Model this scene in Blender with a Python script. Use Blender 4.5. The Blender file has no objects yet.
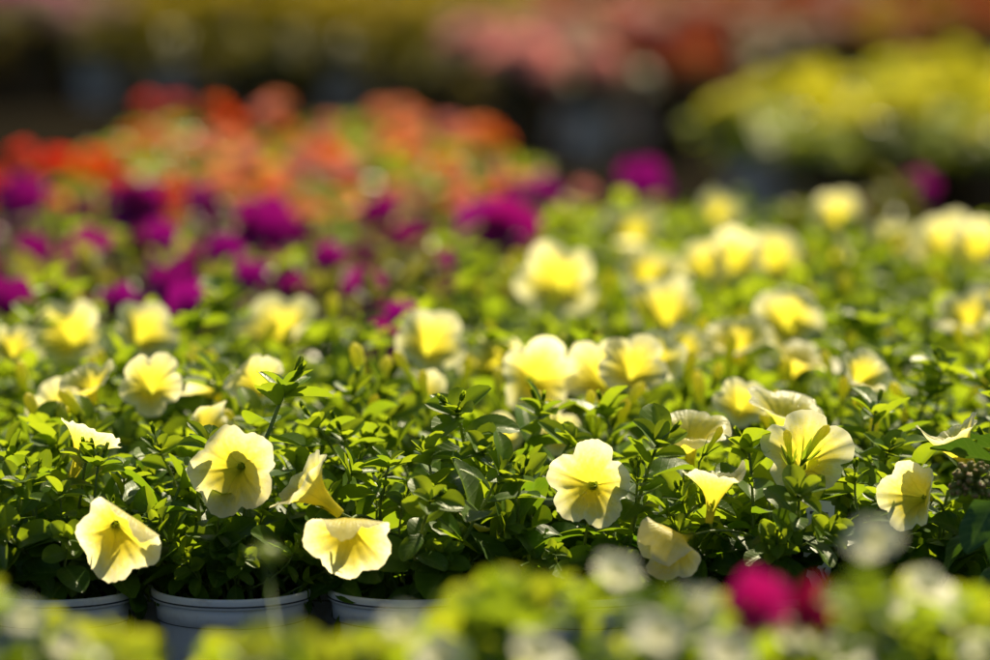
import bpy, math, random
import numpy as np
from mathutils import Vector, Matrix

random.seed(7)
RNG = np.random.default_rng(7)
PI = math.pi
scene = bpy.context.scene
COL = scene.collection

# ------------------------------------------------------------------ camera
LENS, SENSOR = 160.0, 36.0
F = LENS / SENSOR * 990.0
PITCH = math.atan(510.0 / F)
CAM_Z = 0.675
cp, sp = math.cos(PITCH), math.sin(PITCH)
cam_d = bpy.data.cameras.new('camera')
cam = bpy.data.objects.new('camera', cam_d)
COL.objects.link(cam)
cam.location = (0, 0, CAM_Z)
cam.rotation_euler = (PI / 2 - PITCH, 0, 0)
cam_d.lens = LENS
cam_d.sensor_width = SENSOR
cam_d.clip_start = 0.05
cam_d.clip_end = 500
cam_d.dof.use_dof = True
cam_d.dof.focus_distance = 3.22
cam_d.dof.aperture_fstop = 3.1
cam_d.dof.aperture_blades = 0
scene.camera = cam


def ray(px, py):
    x, v = (px - 495.0) / F, -(py - 330.0) / F
    return Vector((x, cp + v * sp, -sp + v * cp))


def at_depth(px, py, d):
    return Vector((0, 0, CAM_Z)) + ray(px, py) * d


def at_z(px, py, z):
    r = ray(px, py)
    return Vector((0, 0, CAM_Z)) + r * ((z - CAM_Z) / r.z)


def project(p):
    r = Vector(p) - Vector((0, 0, CAM_Z))
    d = r.y * cp - r.z * sp
    v = r.y * sp + r.z * cp
    return 495 + F * r.x / d, 330 - F * v / d, d


# ------------------------------------------------------------------ direction of the sun
SUN_EL, SUN_AZ = math.radians(46), math.radians(22)      # azimuth measured from +Y towards +X
sd = Vector((math.sin(SUN_AZ) * math.cos(SUN_EL), math.cos(SUN_AZ) * math.cos(SUN_EL), math.sin(SUN_EL)))


# ------------------------------------------------------------------ materials
def nodes_of(name):
    m = bpy.data.materials.new(name)
    m.use_nodes = True
    nt = m.node_tree
    nt.nodes.clear()
    return m, nt, nt.nodes, nt.links


def ramp(nd, stops):
    r = nd.new('ShaderNodeValToRGB')
    e = r.color_ramp.elements
    while len(e) < len(stops):
        e.new(0.5)
    for k, (p, c) in enumerate(stops):
        e[k].position = p
        e[k].color = (*c, 1)
    return r


def mathn(nd, ln, op, a, b=None, clamp=False):
    n = nd.new('ShaderNodeMath')
    n.operation = op
    n.use_clamp = clamp
    for k, v in enumerate((a, b)):
        if v is None:
            continue
        if isinstance(v, (int, float)):
            n.inputs[k].default_value = v
        else:
            ln.new(v, n.inputs[k])
    return n.outputs[0]


def mixc(nd, ln, fac, a, b, mode='MIX'):
    n = nd.new('ShaderNodeMix')
    n.data_type = 'RGBA'
    n.blend_type = mode
    for k, v in ((0, fac), (6, a), (7, b)):
        if isinstance(v, (int, float)):
            n.inputs[k].default_value = v
        elif isinstance(v, tuple):
            n.inputs[k].default_value = (*v, 1)
        else:
            ln.new(v, n.inputs[k])
    return n.outputs[2]


def attr_rgb(nd, ln):
    a = nd.new('ShaderNodeAttribute')
    a.attribute_name = 'mark'
    s = nd.new('ShaderNodeSeparateColor')
    ln.new(a.outputs['Color'], s.inputs[0])
    return s.outputs


def noise(nd, ln, scale, detail=3.0):
    tc = nd.new('ShaderNodeTexCoord')
    n = nd.new('ShaderNodeTexNoise')
    n.inputs['Scale'].default_value = scale
    n.inputs['Detail'].default_value = detail
    ln.new(tc.outputs['Object'], n.inputs['Vector'])
    return n.outputs['Fac']


def thin_surface(nd, ln, colour, trans, share, rough, spec, bump=None, bump_d=0.0004, bump_s=0.5, coat=0.0):
    p = nd.new('ShaderNodeBsdfPrincipled')
    t = nd.new('ShaderNodeBsdfTranslucent')
    mx = nd.new('ShaderNodeMixShader')
    o = nd.new('ShaderNodeOutputMaterial')
    ln.new(colour, p.inputs['Base Color'])
    ln.new(trans, t.inputs['Color'])
    if isinstance(rough, float):
        p.inputs['Roughness'].default_value = rough
    else:
        ln.new(rough, p.inputs['Roughness'])
    p.inputs['Specular IOR Level'].default_value = spec
    p.inputs['Coat Weight'].default_value = coat
    p.inputs['Coat Roughness'].default_value = 0.25
    if bump is not None:
        b = nd.new('ShaderNodeBump')
        b.inputs['Distance'].default_value = bump_d
        b.inputs['Strength'].default_value = bump_s
        ln.new(bump, b.inputs['Height'])
        ln.new(b.outputs[0], p.inputs['Normal'])
    mx.inputs[0].default_value = share
    ln.new(p.outputs[0], mx.inputs[1])
    ln.new(t.outputs[0], mx.inputs[2])
    ln.new(mx.outputs[0], o.inputs[0])


def petal_material(name, stops, vein=(0.5, 0.42, 0.02), vein_amount=0.45, share=0.45, sat=1.0, hue_var=0.0):
    m, nt, nd, ln = nodes_of(name)
    r, g, b = attr_rgb(nd, ln)[:3]
    nz = noise(nd, ln, 330, 6)
    f = mathn(nd, ln, 'ADD', r, mathn(nd, ln, 'MULTIPLY', mathn(nd, ln, 'SUBTRACT', nz, 0.5), 0.42))
    rp = ramp(nd, stops)
    ln.new(f, rp.inputs[0])
    # fine radial veins and one stronger midrib per lobe
    mid = mathn(nd, ln, 'POWER', mathn(nd, ln, 'SUBTRACT', 1.0, g, True), 26.0)
    fine = mathn(nd, ln, 'POWER', mathn(nd, ln, 'ABSOLUTE', mathn(nd, ln, 'SINE', mathn(nd, ln, 'MULTIPLY', g, 17.0))), 5.0)
    fade = mathn(nd, ln, 'SUBTRACT', 1.12, r, True)
    v = mathn(nd, ln, 'MULTIPLY', mathn(nd, ln, 'ADD', mid, mathn(nd, ln, 'MULTIPLY', mathn(nd, ln, 'MULTIPLY', fine, nz), 0.6), True), fade)
    c = mixc(nd, ln, mathn(nd, ln, 'MULTIPLY', v, vein_amount), rp.outputs[0], vein)
    oi = nd.new('ShaderNodeObjectInfo')
    hs = nd.new('ShaderNodeHueSaturation')
    hs.inputs['Saturation'].default_value = sat
    ln.new(c, hs.inputs['Color'])
    val = mathn(nd, ln, 'ADD', 0.88, mathn(nd, ln, 'MULTIPLY', oi.outputs['Random'], 0.2))
    ln.new(val, hs.inputs['Value'])
    if hue_var:
        hv = mathn(nd, ln, 'ADD', 0.5 - hue_var / 2, mathn(nd, ln, 'MULTIPLY', oi.outputs['Random'], hue_var))
        ln.new(hv, hs.inputs['Hue'])
    h = mathn(nd, ln, 'ADD', mathn(nd, ln, 'MULTIPLY', nz, 0.6), mathn(nd, ln, 'MULTIPLY', fine, 0.12))
    thin_surface(nd, ln, hs.outputs[0], hs.outputs[0], share, 0.40, 0.32, h, 0.0012, 0.7)
    return m


def leaf_material(name, dark, light, trans_d, trans_l, share=0.42, rough=0.36, spec=0.5, rib=(0.22, 0.32, 0.06), wet=0.0):
    m, nt, nd, ln = nodes_of(name)
    r, g, b = attr_rgb(nd, ln)[:3]           # along, across, random or age
    nz = noise(nd, ln, 220, 4)
    big = noise(nd, ln, 40, 2)
    f = mathn(nd, ln, 'ADD', mathn(nd, ln, 'MULTIPLY', b, 0.8), mathn(nd, ln, 'MULTIPLY', mathn(nd, ln, 'SUBTRACT', big, 0.5), 0.7), True)
    c = mixc(nd, ln, f, dark, light)
    t = mixc(nd, ln, f, trans_d, trans_l)
    ribf = mathn(nd, ln, 'POWER', mathn(nd, ln, 'SUBTRACT', 1.0, g, True), 14.0)
    # side veins run obliquely from the rib
    ph = mathn(nd, ln, 'SINE', mathn(nd, ln, 'MULTIPLY', mathn(nd, ln, 'SUBTRACT', r, mathn(nd, ln, 'MULTIPLY', g, 0.22)), 44.0))
    vein = mathn(nd, ln, 'POWER', mathn(nd, ln, 'MULTIPLY', mathn(nd, ln, 'ADD', ph, 1.0), 0.5), 9.0)
    vf = mathn(nd, ln, 'ADD', mathn(nd, ln, 'MULTIPLY', ribf, 0.5), mathn(nd, ln, 'MULTIPLY', vein, 0.16), True)
    c = mixc(nd, ln, vf, c, rib)
    t = mixc(nd, ln, mathn(nd, ln, 'MULTIPLY', vf, 0.6), t, rib)
    h = mathn(nd, ln, 'SUBTRACT', mathn(nd, ln, 'MULTIPLY', nz, 0.5), mathn(nd, ln, 'ADD', mathn(nd, ln, 'MULTIPLY', vein, 0.25), ribf))
    ro = mathn(nd, ln, 'ADD', rough - 0.12, mathn(nd, ln, 'MULTIPLY', nz, 0.28))
    thin_surface(nd, ln, c, t, share, ro, spec, h, 0.0006, 0.6, coat=wet)
    return m


def plain_material(name, colour, rough=0.5, spec=0.3, var=0.25, scale=80, bump=0.0, share=0.0, metal=0.0):
    m, nt, nd, ln = nodes_of(name)
    nz = noise(nd, ln, scale, 5)
    lo = tuple(c * (1 - var) for c in colour)
    hi = tuple(min(1, c * (1 + var)) for c in colour)
    c = mixc(nd, ln, nz, lo, hi)
    thin_surface(nd, ln, c, c, share, rough, spec, nz if bump else None, bump or 0.001, 0.8)
    return m


M = {}
Y_STOPS = [(0.0, (0.62, 0.64, 0.08)), (0.14, (0.80, 0.72, 0.05)), (0.36, (0.92, 0.76, 0.05)), (0.54, (0.94, 0.81, 0.12)),
           (0.70, (0.95, 0.87, 0.27)), (0.85, (0.97, 0.92, 0.48)), (1.0, (0.98, 0.94, 0.62))]
M['petal'] = petal_material('yellow_petal', Y_STOPS, vein=(0.66, 0.56, 0.02), vein_amount=0.75, share=0.68)
M['purple'] = petal_material('purple_petal', [(0, (0.04, 0.0, 0.04)), (0.35, (0.16, 0.002, 0.11)), (1, (0.36, 0.004, 0.20))], vein=(0.1, 0.0, 0.09), share=0.5, hue_var=0.05)
M['magenta'] = petal_material('magenta_petal', [(0, (0.15, 0.0, 0.04)), (0.4, (0.32, 0.003, 0.09)), (1, (0.48, 0.008, 0.15))], vein=(0.2, 0.0, 0.09), share=0.5)
M['crimson'] = petal_material('crimson_petal', [(0, (0.1, 0.0, 0.02)), (1, (0.38, 0.004, 0.06))], vein=(0.1, 0.0, 0.03), share=0.4)
M['cream'] = petal_material('cream_petal', [(0, (0.6, 0.6, 0.10)), (0.3, (0.84, 0.80, 0.45)), (1, (0.95, 0.91, 0.66))], vein=(0.7, 0.65, 0.3), vein_amount=0.2, share=0.4)
for nm, c in (('red', (0.88, 0.05, 0.006)), ('orange', (0.92, 0.22, 0.012)), ('coral', (0.92, 0.38, 0.17)), ('pink', (0.80, 0.34, 0.30)),
              ('lemon', (0.74, 0.68, 0.02)), ('gold', (0.44, 0.33, 0.008)), ('salmon', (0.44, 0.14, 0.04)), ('brick', (0.32, 0.035, 0.008)),
              ('blush', (0.60, 0.42, 0.32)), ('orchid', (0.50, 0.025, 0.26))):
    M[nm] = petal_material(nm + '_petal', [(0, tuple(x * 0.6 for x in c)), (0.5, c), (1, tuple(min(1, x * 1.08) for x in c))], vein=c, vein_amount=0.1, share=0.4)
M['bud'] = petal_material('bud_skin', [(0, (0.42, 0.55, 0.04)), (0.5, (0.68, 0.74, 0.05)), (1, (0.88, 0.80, 0.10))], vein=(0.4, 0.5, 0.03), vein_amount=0.5, share=0.5)
M['leaf'] = leaf_material('petunia_leaf', (0.018, 0.068, 0.005), (0.125, 0.22, 0.012), (0.11, 0.25, 0.006), (0.52, 0.61, 0.016), share=0.5, spec=0.2, rough=0.42, wet=0.04)
M['stem'] = leaf_material('petunia_stem', (0.10, 0.17, 0.03), (0.17, 0.24, 0.05), (0.3, 0.38, 0.05), (0.4, 0.46, 0.08), share=0.35, rough=0.5)
M['hair'] = plain_material('stem_hair', (0.7, 0.74, 0.45), 0.5, 0.3, 0.1, share=0.5)
M['lime_leaf'] = leaf_material('lime_leaf', (0.10, 0.17, 0.012), (0.24, 0.31, 0.02), (0.36, 0.46, 0.012), (0.62, 0.64, 0.025))
M['dark_leaf'] = leaf_material('dark_veined_leaf', (0.025, 0.075, 0.014), (0.06, 0.13, 0.025), (0.08, 0.18, 0.01), (0.16, 0.28, 0.02), share=0.25, rough=0.4, spec=0.25)
M['olive_leaf'] = leaf_material('olive_leaf', (0.09, 0.085, 0.010), (0.2, 0.17, 0.012), (0.25, 0.22, 0.008), (0.36, 0.3, 0.01))
M['bronze_leaf'] = leaf_material('bronze_leaf', (0.05, 0.035, 0.012), (0.10, 0.09, 0.02), (0.16, 0.09, 0.02), (0.25, 0.22, 0.02))
M['pot'] = plain_material('grey_plastic', (0.72, 0.77, 0.85), 0.42, 0.4, 0.07, 45, share=0.4)
M['pot_line'] = plain_material('dark_groove', (0.05, 0.055, 0.07), 0.6, 0.2, 0.1)
M['far_pot'] = plain_material('white_plastic', (0.82, 0.80, 0.78), 0.45, 0.4, 0.06, 30, share=0.45)
M['plum'] = petal_material('plum_petal', [(0, (0.04, 0.0, 0.03)), (1, (0.20, 0.006, 0.09))], vein=(0.05, 0.0, 0.04), share=0.4)
M['plum_leaf'] = leaf_material('plum_green_leaf', (0.035, 0.035, 0.012), (0.09, 0.10, 0.02), (0.12, 0.12, 0.02), (0.36, 0.34, 0.03))
M['soil'] = plain_material('peat_soil', (0.028, 0.018, 0.011), 0.95, 0.1, 0.6, 260, 0.006)
M['ground'] = plain_material('weed_cloth', (0.012, 0.010, 0.007), 1.0, 0.0, 0.35, 14, 0.004)
M['tag'] = plain_material('white_card', (0.7, 0.7, 0.68), 0.4, 0.4, 0.03)
M['ink'] = plain_material('tag_ink', (0.08, 0.08, 0.09), 0.6, 0.2, 0.1)
M['lantana_bud'] = petal_material('pink_bud_skin', [(0, (0.12, 0.2, 0.03)), (0.9, (0.26, 0.27, 0.05)), (1, (0.40, 0.20, 0.10))], vein=(0.2, 0.22, 0.03), share=0.25)


def soiled(m, amount=0.35):
    """soil splashes and scuffs on a plastic pot"""
    nt = m.node_tree
    nd, ln = nt.nodes, nt.links
    p = next(n for n in nd if n.type == 'BSDF_PRINCIPLED')
    src = p.inputs['Base Color'].links[0].from_socket
    a = noise(nd, ln, 55, 6)
    b = noise(nd, ln, 300, 3)
    f = mathn(nd, ln, 'MULTIPLY', mathn(nd, ln, 'SUBTRACT', mathn(nd, ln, 'ADD', mathn(nd, ln, 'MULTIPLY', a, 0.7), mathn(nd, ln, 'MULTIPLY', b, 0.3)), 0.52, True), 7.0, True)
    ln.new(mixc(nd, ln, mathn(nd, ln, 'MULTIPLY', f, amount), src, (0.16, 0.12, 0.08)), p.inputs['Base Color'])


soiled(M['pot'])
soiled(M['far_pot'], 0.25)


def drop_material():
    m, nt, nd, ln = nodes_of('dew_water')
    gl = nd.new('ShaderNodeBsdfGlossy')
    gl.inputs['Roughness'].default_value = 0.08
    lw = nd.new('ShaderNodeLayerWeight')
    lw.inputs['Blend'].default_value = 0.5
    fac = mathn(nd, ln, 'ADD', 0.05, mathn(nd, ln, 'MULTIPLY', mathn(nd, ln, 'POWER', lw.outputs['Facing'], 4.0), 0.5))
    tr = nd.new('ShaderNodeBsdfTransparent')
    mx = nd.new('ShaderNodeMixShader')
    o = nd.new('ShaderNodeOutputMaterial')
    ln.new(fac, mx.inputs[0])
    ln.new(tr.outputs[0], mx.inputs[1])
    ln.new(gl.outputs[0], mx.inputs[2])
    ln.new(mx.outputs[0], o.inputs[0])
    return m


M['dew'] = drop_material()


# ------------------------------------------------------------------ mesh building
class MB:
    def __init__(self):
        self.v, self.f, self.c, self.m, self.n = [], [], [], [], 0

    def add(self, v, f, c, mat=0):
        v = np.asarray(v, float)
        c = np.asarray(c, float)
        if c.ndim == 1:
            c = np.tile(c, (len(v), 1))
        self.v.append(v)
        self.c.append(c)
        self.f.extend([tuple(i + self.n for i in q) for q in f])
        self.m.extend([mat] * len(f))
        self.n += len(v)

    def merge(self, o, mtx, matmap=None):
        R = np.array(mtx.to_3x3())
        T = np.array(mtx.translation)
        base = self.n
        for v, c in zip(o.v, o.c):
            self.v.append(v @ R.T + T)
            self.c.append(c)
        self.f.extend([tuple(i + base for i in q) for q in o.f])
        self.m.extend([matmap[k] for k in o.m] if matmap else o.m)
        self.n += o.n

    def mesh(self, name, mats):
        me = bpy.data.meshes.new(name)
        me.from_pydata(np.concatenate(self.v).tolist(), [], self.f)
        for k in mats:
            me.materials.append(M[k])
        me.polygons.foreach_set('material_index', self.m)
        me.polygons.foreach_set('use_smooth', [True] * len(self.f))
        c = np.concatenate(self.c)
        a = me.color_attributes.new('mark', 'FLOAT_COLOR', 'POINT')
        a.data.foreach_set('color', np.hstack([c, np.ones((len(c), 1))]).astype(np.float32).ravel())
        me.update()
        return me


def grid_faces(nu, nv, wrap=False):
    out = []
    for i in range(nu - 1):
        for j in range(nv if wrap else nv - 1):
            k = (j + 1) % nv
            out.append((i * nv + j, i * nv + k, (i + 1) * nv + k, (i + 1) * nv + j))
    return out


def frame(d, roll=0.0, up=Vector((0, 0, 1))):
    """rotation whose +Z looks along d"""
    d = Vector(d).normalized()
    x = up.cross(d)
    if x.length < 1e-4:
        x = Vector((1, 0, 0))
    x.normalize()
    y = d.cross(x)
    m = Matrix((x, y, d)).transposed()
    return m @ Matrix.Rotation(roll, 3, 'Z')


def mat4(rot, loc, s=1.0):
    m = rot.to_4x4() @ Matrix.Scale(s, 4)
    m.translation = Vector(loc)
    return m


ICO_V, ICO_F = None, None


def ico():
    global ICO_V, ICO_F
    if ICO_V is None:
        import bmesh
        b = bmesh.new()
        bmesh.ops.create_icosphere(b, subdivisions=2, radius=1)
        b.verts.index_update()
        ICO_V = np.array([v.co[:] for v in b.verts])
        ICO_F = [tuple(v.index for v in f.verts) for f in b.faces]
        b.free()
    return ICO_V, ICO_F


def drop(mb, p, n, r, mat):
    v, f = ico()
    R = np.array(frame(n))
    w = v * np.array((r, r, r * 0.62))
    mb.add(w @ R.T + np.array(p) + np.array(n) * r * 0.55, f, (0, 0, 0), mat)


def tube(mb, pts, r0, r1, n=7, col=(0.5, 0.5, 0.5), mat=0):
    pts = [Vector(p) for p in pts]
    V = []
    x = None
    for i, p in enumerate(pts):
        t = (pts[min(i + 1, len(pts) - 1)] - pts[max(i - 1, 0)]).normalized()
        if x is None:
            x = t.orthogonal().normalized()
        else:
            x = (x - t * x.dot(t)).normalized()
        y = t.cross(x)
        r = r0 + (r1 - r0) * i / (len(pts) - 1)
        for k in range(n):
            a = 2 * PI * k / n
            V.append(p + (x * math.cos(a) + y * math.sin(a)) * r)
    mb.add([v[:] for v in V], grid_faces(len(pts), n, True), col, mat)


def bez(p0, p1, p2, p3, n=10):
    out = []
    for i in range(n):
        t = i / (n - 1)
        out.append(p0 * (1 - t) ** 3 + p1 * 3 * t * (1 - t) ** 2 + p2 * 3 * t * t * (1 - t) + p3 * t ** 3)
    return out


def leaf(mb, mtx, L, W, arch, cup, age, nu=9, nv=7, obov=0.5, twist=0.0, mat=0, wave=0.0):
    """an ovate blade along +X with normal +Z, its base at the origin"""
    t = np.linspace(0, 1, nu)
    w = np.sin(PI * t ** obov) ** 0.52 * 0.5 * W
    w = np.where(t < 0.14, np.maximum(w * (t / 0.14) ** 1.5, 0.0009), w)
    w[-1] = 0.3 * w[-2]
    ang = arch * t
    dx = np.cos(ang)
    dz = -np.sin(ang)
    cx = np.concatenate([[0], np.cumsum((dx[1:] + dx[:-1]) / 2)]) * L / (nu - 1)
    cz = np.concatenate([[0], np.cumsum((dz[1:] + dz[:-1]) / 2)]) * L / (nu - 1)
    s = np.linspace(-1, 1, nv)
    ph = random.random() * 6
    V, C = [], []
    for i in range(nu):
        for j in range(nv):
            y = s[j] * w[i]
            up = cup * (abs(s[j]) ** 1.5) * w[i] - 0.10 * w[i] * math.exp(-(s[j] / 0.22) ** 2) + wave * w[i] * math.sin(9 * t[i] + ph + 2 * s[j]) * abs(s[j])
            tw = twist * t[i]
            yy, zz = y * math.cos(tw) - up * math.sin(tw), y * math.sin(tw) + up * math.cos(tw)
            V.append((cx[i] - math.sin(-ang[i]) * zz * 0 + math.sin(ang[i]) * zz, yy, cz[i] + math.cos(ang[i]) * zz))
            C.append((t[i], abs(s[j]), age))
    R = np.array(mtx.to_3x3())
    V = np.array(V) @ R.T + np.array(mtx.translation)
    mb.add(V, grid_faces(nu, nv), C, mat)
    return V.reshape(nu, nv, 3)


def leaf_dir(az, el, loc, roll=0.0):
    """matrix whose +X points along azimuth/elevation, +Z upwards"""
    m = Matrix.Rotation(az, 4, 'Z') @ Matrix.Rotation(-el, 4, 'Y') @ Matrix.Rotation(roll, 4, 'X')
    m.translation = Vector(loc)
    return m


# ------------------------------------------------------------------ shoots
def shoot(seed, H=0.115, nleaf=15, Lmax=0.034, Wr=0.46, tip=True, hairy=True, dew=True, res=(9, 7), start=0.22, sepals=True):
    """an upright leafy stem; returns (stem MB, leaf MB)"""
    random.seed(seed)
    st, lf = MB(), MB()
    bend = Vector((random.uniform(-1, 1), random.uniform(-1, 1), 0)) * 0.012
    path = [Vector((0, 0, H * t)) + bend * math.sin(PI * t) + Vector((random.uniform(-1, 1), random.uniform(-1, 1), 0)) * 0.0008 for t in np.linspace(0, 1, 12)]
    tube(st, path, 0.0017, 0.0010, 8, (0.5, 0.7, random.random()))

    def pos(t):
        k = min(int(t * 11), 10)
        return path[k].lerp(path[k + 1], t * 11 - k)
    if hairy:
        for _ in range(150):
            p = pos(random.uniform(0.25, 1))
            a = random.random() * 2 * PI
            d = Vector((math.cos(a), math.sin(a), random.uniform(-0.1, 0.6))).normalized()
            q = d.orthogonal() * 0.00007
            b = p + d * 0.0011
            e = p + d * random.uniform(0.0022, 0.0036)
            st.add([(b + q)[:], (b - q)[:], e[:]], [(0, 1, 2)], (0.5, 0.5, 0.5), 1)
    az = random.random() * 6
    for k in range(nleaf):
        t = start + (1 - start) * (k / (nleaf - 1)) ** 0.85
        az += 2.4 + random.uniform(-0.35, 0.35)
        young = max(0.0, (t - 0.55) / 0.45)
        L = Lmax * (1 - 0.38 * young) * random.uniform(0.6, 1.12)
        el = random.uniform(0.0, 0.7) + 0.55 * young
        W = L * Wr * random.uniform(0.85, 1.15)
        grid = leaf(lf, leaf_dir(az, el, pos(t), random.uniform(-0.4, 0.4)), L, W, random.uniform(0.4, 1.4) * (1 - 0.4 * young),
                    random.uniform(0.15, 0.5), min(1, 0.15 + 0.45 * young + random.uniform(0, 0.4)), *res,
                    obov=random.uniform(0.95, 1.3), twist=random.uniform(-0.4, 0.4), wave=random.uniform(0, 0.12))
        if dew and random.random() < 0.55:
            for _ in range(random.randint(1, 6)):
                i, j = random.randint(2, res[0] - 2), random.randint(1, res[1] - 2)
                p = grid[i, j]
                n = np.cross(grid[i + 1, j] - p, grid[i, j + 1] - p)
                n /= np.linalg.norm(n) + 1e-12
                drop(lf, p, n, random.choice((0.0004, 0.0005, 0.0007, 0.001)), 1)
    if tip:
        top = path[-1]
        n = 6
        for k in range(n):                       # a rosette of young leaves round the growing point
            a = az + k * 2.4
            e = 0.35 + 0.85 * k / n
            L = random.uniform(0.021, 0.030) * (1 - 0.45 * k / n)
            leaf(lf, leaf_dir(a, e, top - Vector((0, 0, 0.004 - 0.0007 * k)), random.uniform(-0.3, 0.3)), L, L * 0.66, random.uniform(0.1, 0.9), 0.45,
                 random.uniform(0.5, 1.0), 7, 5, obov=1.1)
        if sepals:
            for _ in range(random.randint(0, 2)):        # closed calyxes among the tip leaves
                a = random.random() * 6
                d = Vector((math.cos(a) * 0.6, math.sin(a) * 0.6, 1)).normalized()
                e = top + d * random.uniform(0.008, 0.014)
                tube(st, [top, top.lerp(e, 0.5) + Vector((0, 0, 0.001)), e], 0.0007, 0.0007, 6, (0.5, 0.7, 0.6))
                for q in range(5):
                    R = frame(d, q * 2 * PI / 5)
                    mtx = R.to_4x4() @ Matrix.Rotation(-1.25, 4, 'Y')
                    mtx.translation = e
                    leaf(lf, mtx, 0.010, 0.0036, -0.35, 0.4, random.uniform(0.55, 1), 6, 3, obov=0.9)
    return st, lf


def merged_foliage(seed, shoots, n=24, spread=1.25, z0=0.095, hmin=0.8, hmax=1.12, under=10, Lbig=0.036, dew=False):
    """all leafy stems of one plant as one mesh (for the rows behind)"""
    rnd = random.Random(seed)
    mb = MB()
    for k in range(n):
        q = (k + 0.5) / n
        tilt = spread * q ** 0.62 + rnd.uniform(-0.12, 0.12)
        az = k * 2.39996 + rnd.uniform(-0.4, 0.4)
        d = Vector((math.sin(tilt) * math.cos(az), math.sin(tilt) * math.sin(az), math.cos(tilt) + 0.12))
        s = rnd.uniform(hmin, hmax) * (1.0 if tilt < 0.9 else 0.86)
        st, lf = rnd.choice(shoots)
        m = mat4(frame(d, rnd.random() * 6), (0.012 * math.cos(az), 0.012 * math.sin(az), z0), s)
        mb.merge(st, m, {0: 1, 1: 1})
        mb.merge(lf, m, {0: 0, 1: 2})
    random.seed(seed)
    for k in range(under):                               # big old leaves low over the rim
        a = random.random() * 2 * PI
        leaf(mb, leaf_dir(a, random.uniform(-0.2, 0.3), (0.035 * math.cos(a), 0.035 * math.sin(a), z0 + random.uniform(0.01, 0.035)), random.uniform(-0.5, 0.5)),
             Lbig * random.uniform(0.8, 1.2), Lbig * 0.5, random.uniform(0.4, 1.2), 0.25, random.uniform(0, 0.35), 8, 5, obov=1.15)
    return mb


# ------------------------------------------------------------------ flowers
def noise1(rs, n, k):
    """periodic smooth noise over n samples with k harmonics"""
    t = np.arange(n) / n * 2 * PI
    out = np.zeros(n)
    for h in range(1, k + 1):
        out += rs.normal() / h ** 0.6 * np.cos(h * t + rs.uniform(0, 6.3))
    return out / max(1e-6, np.abs(out).max())


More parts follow.
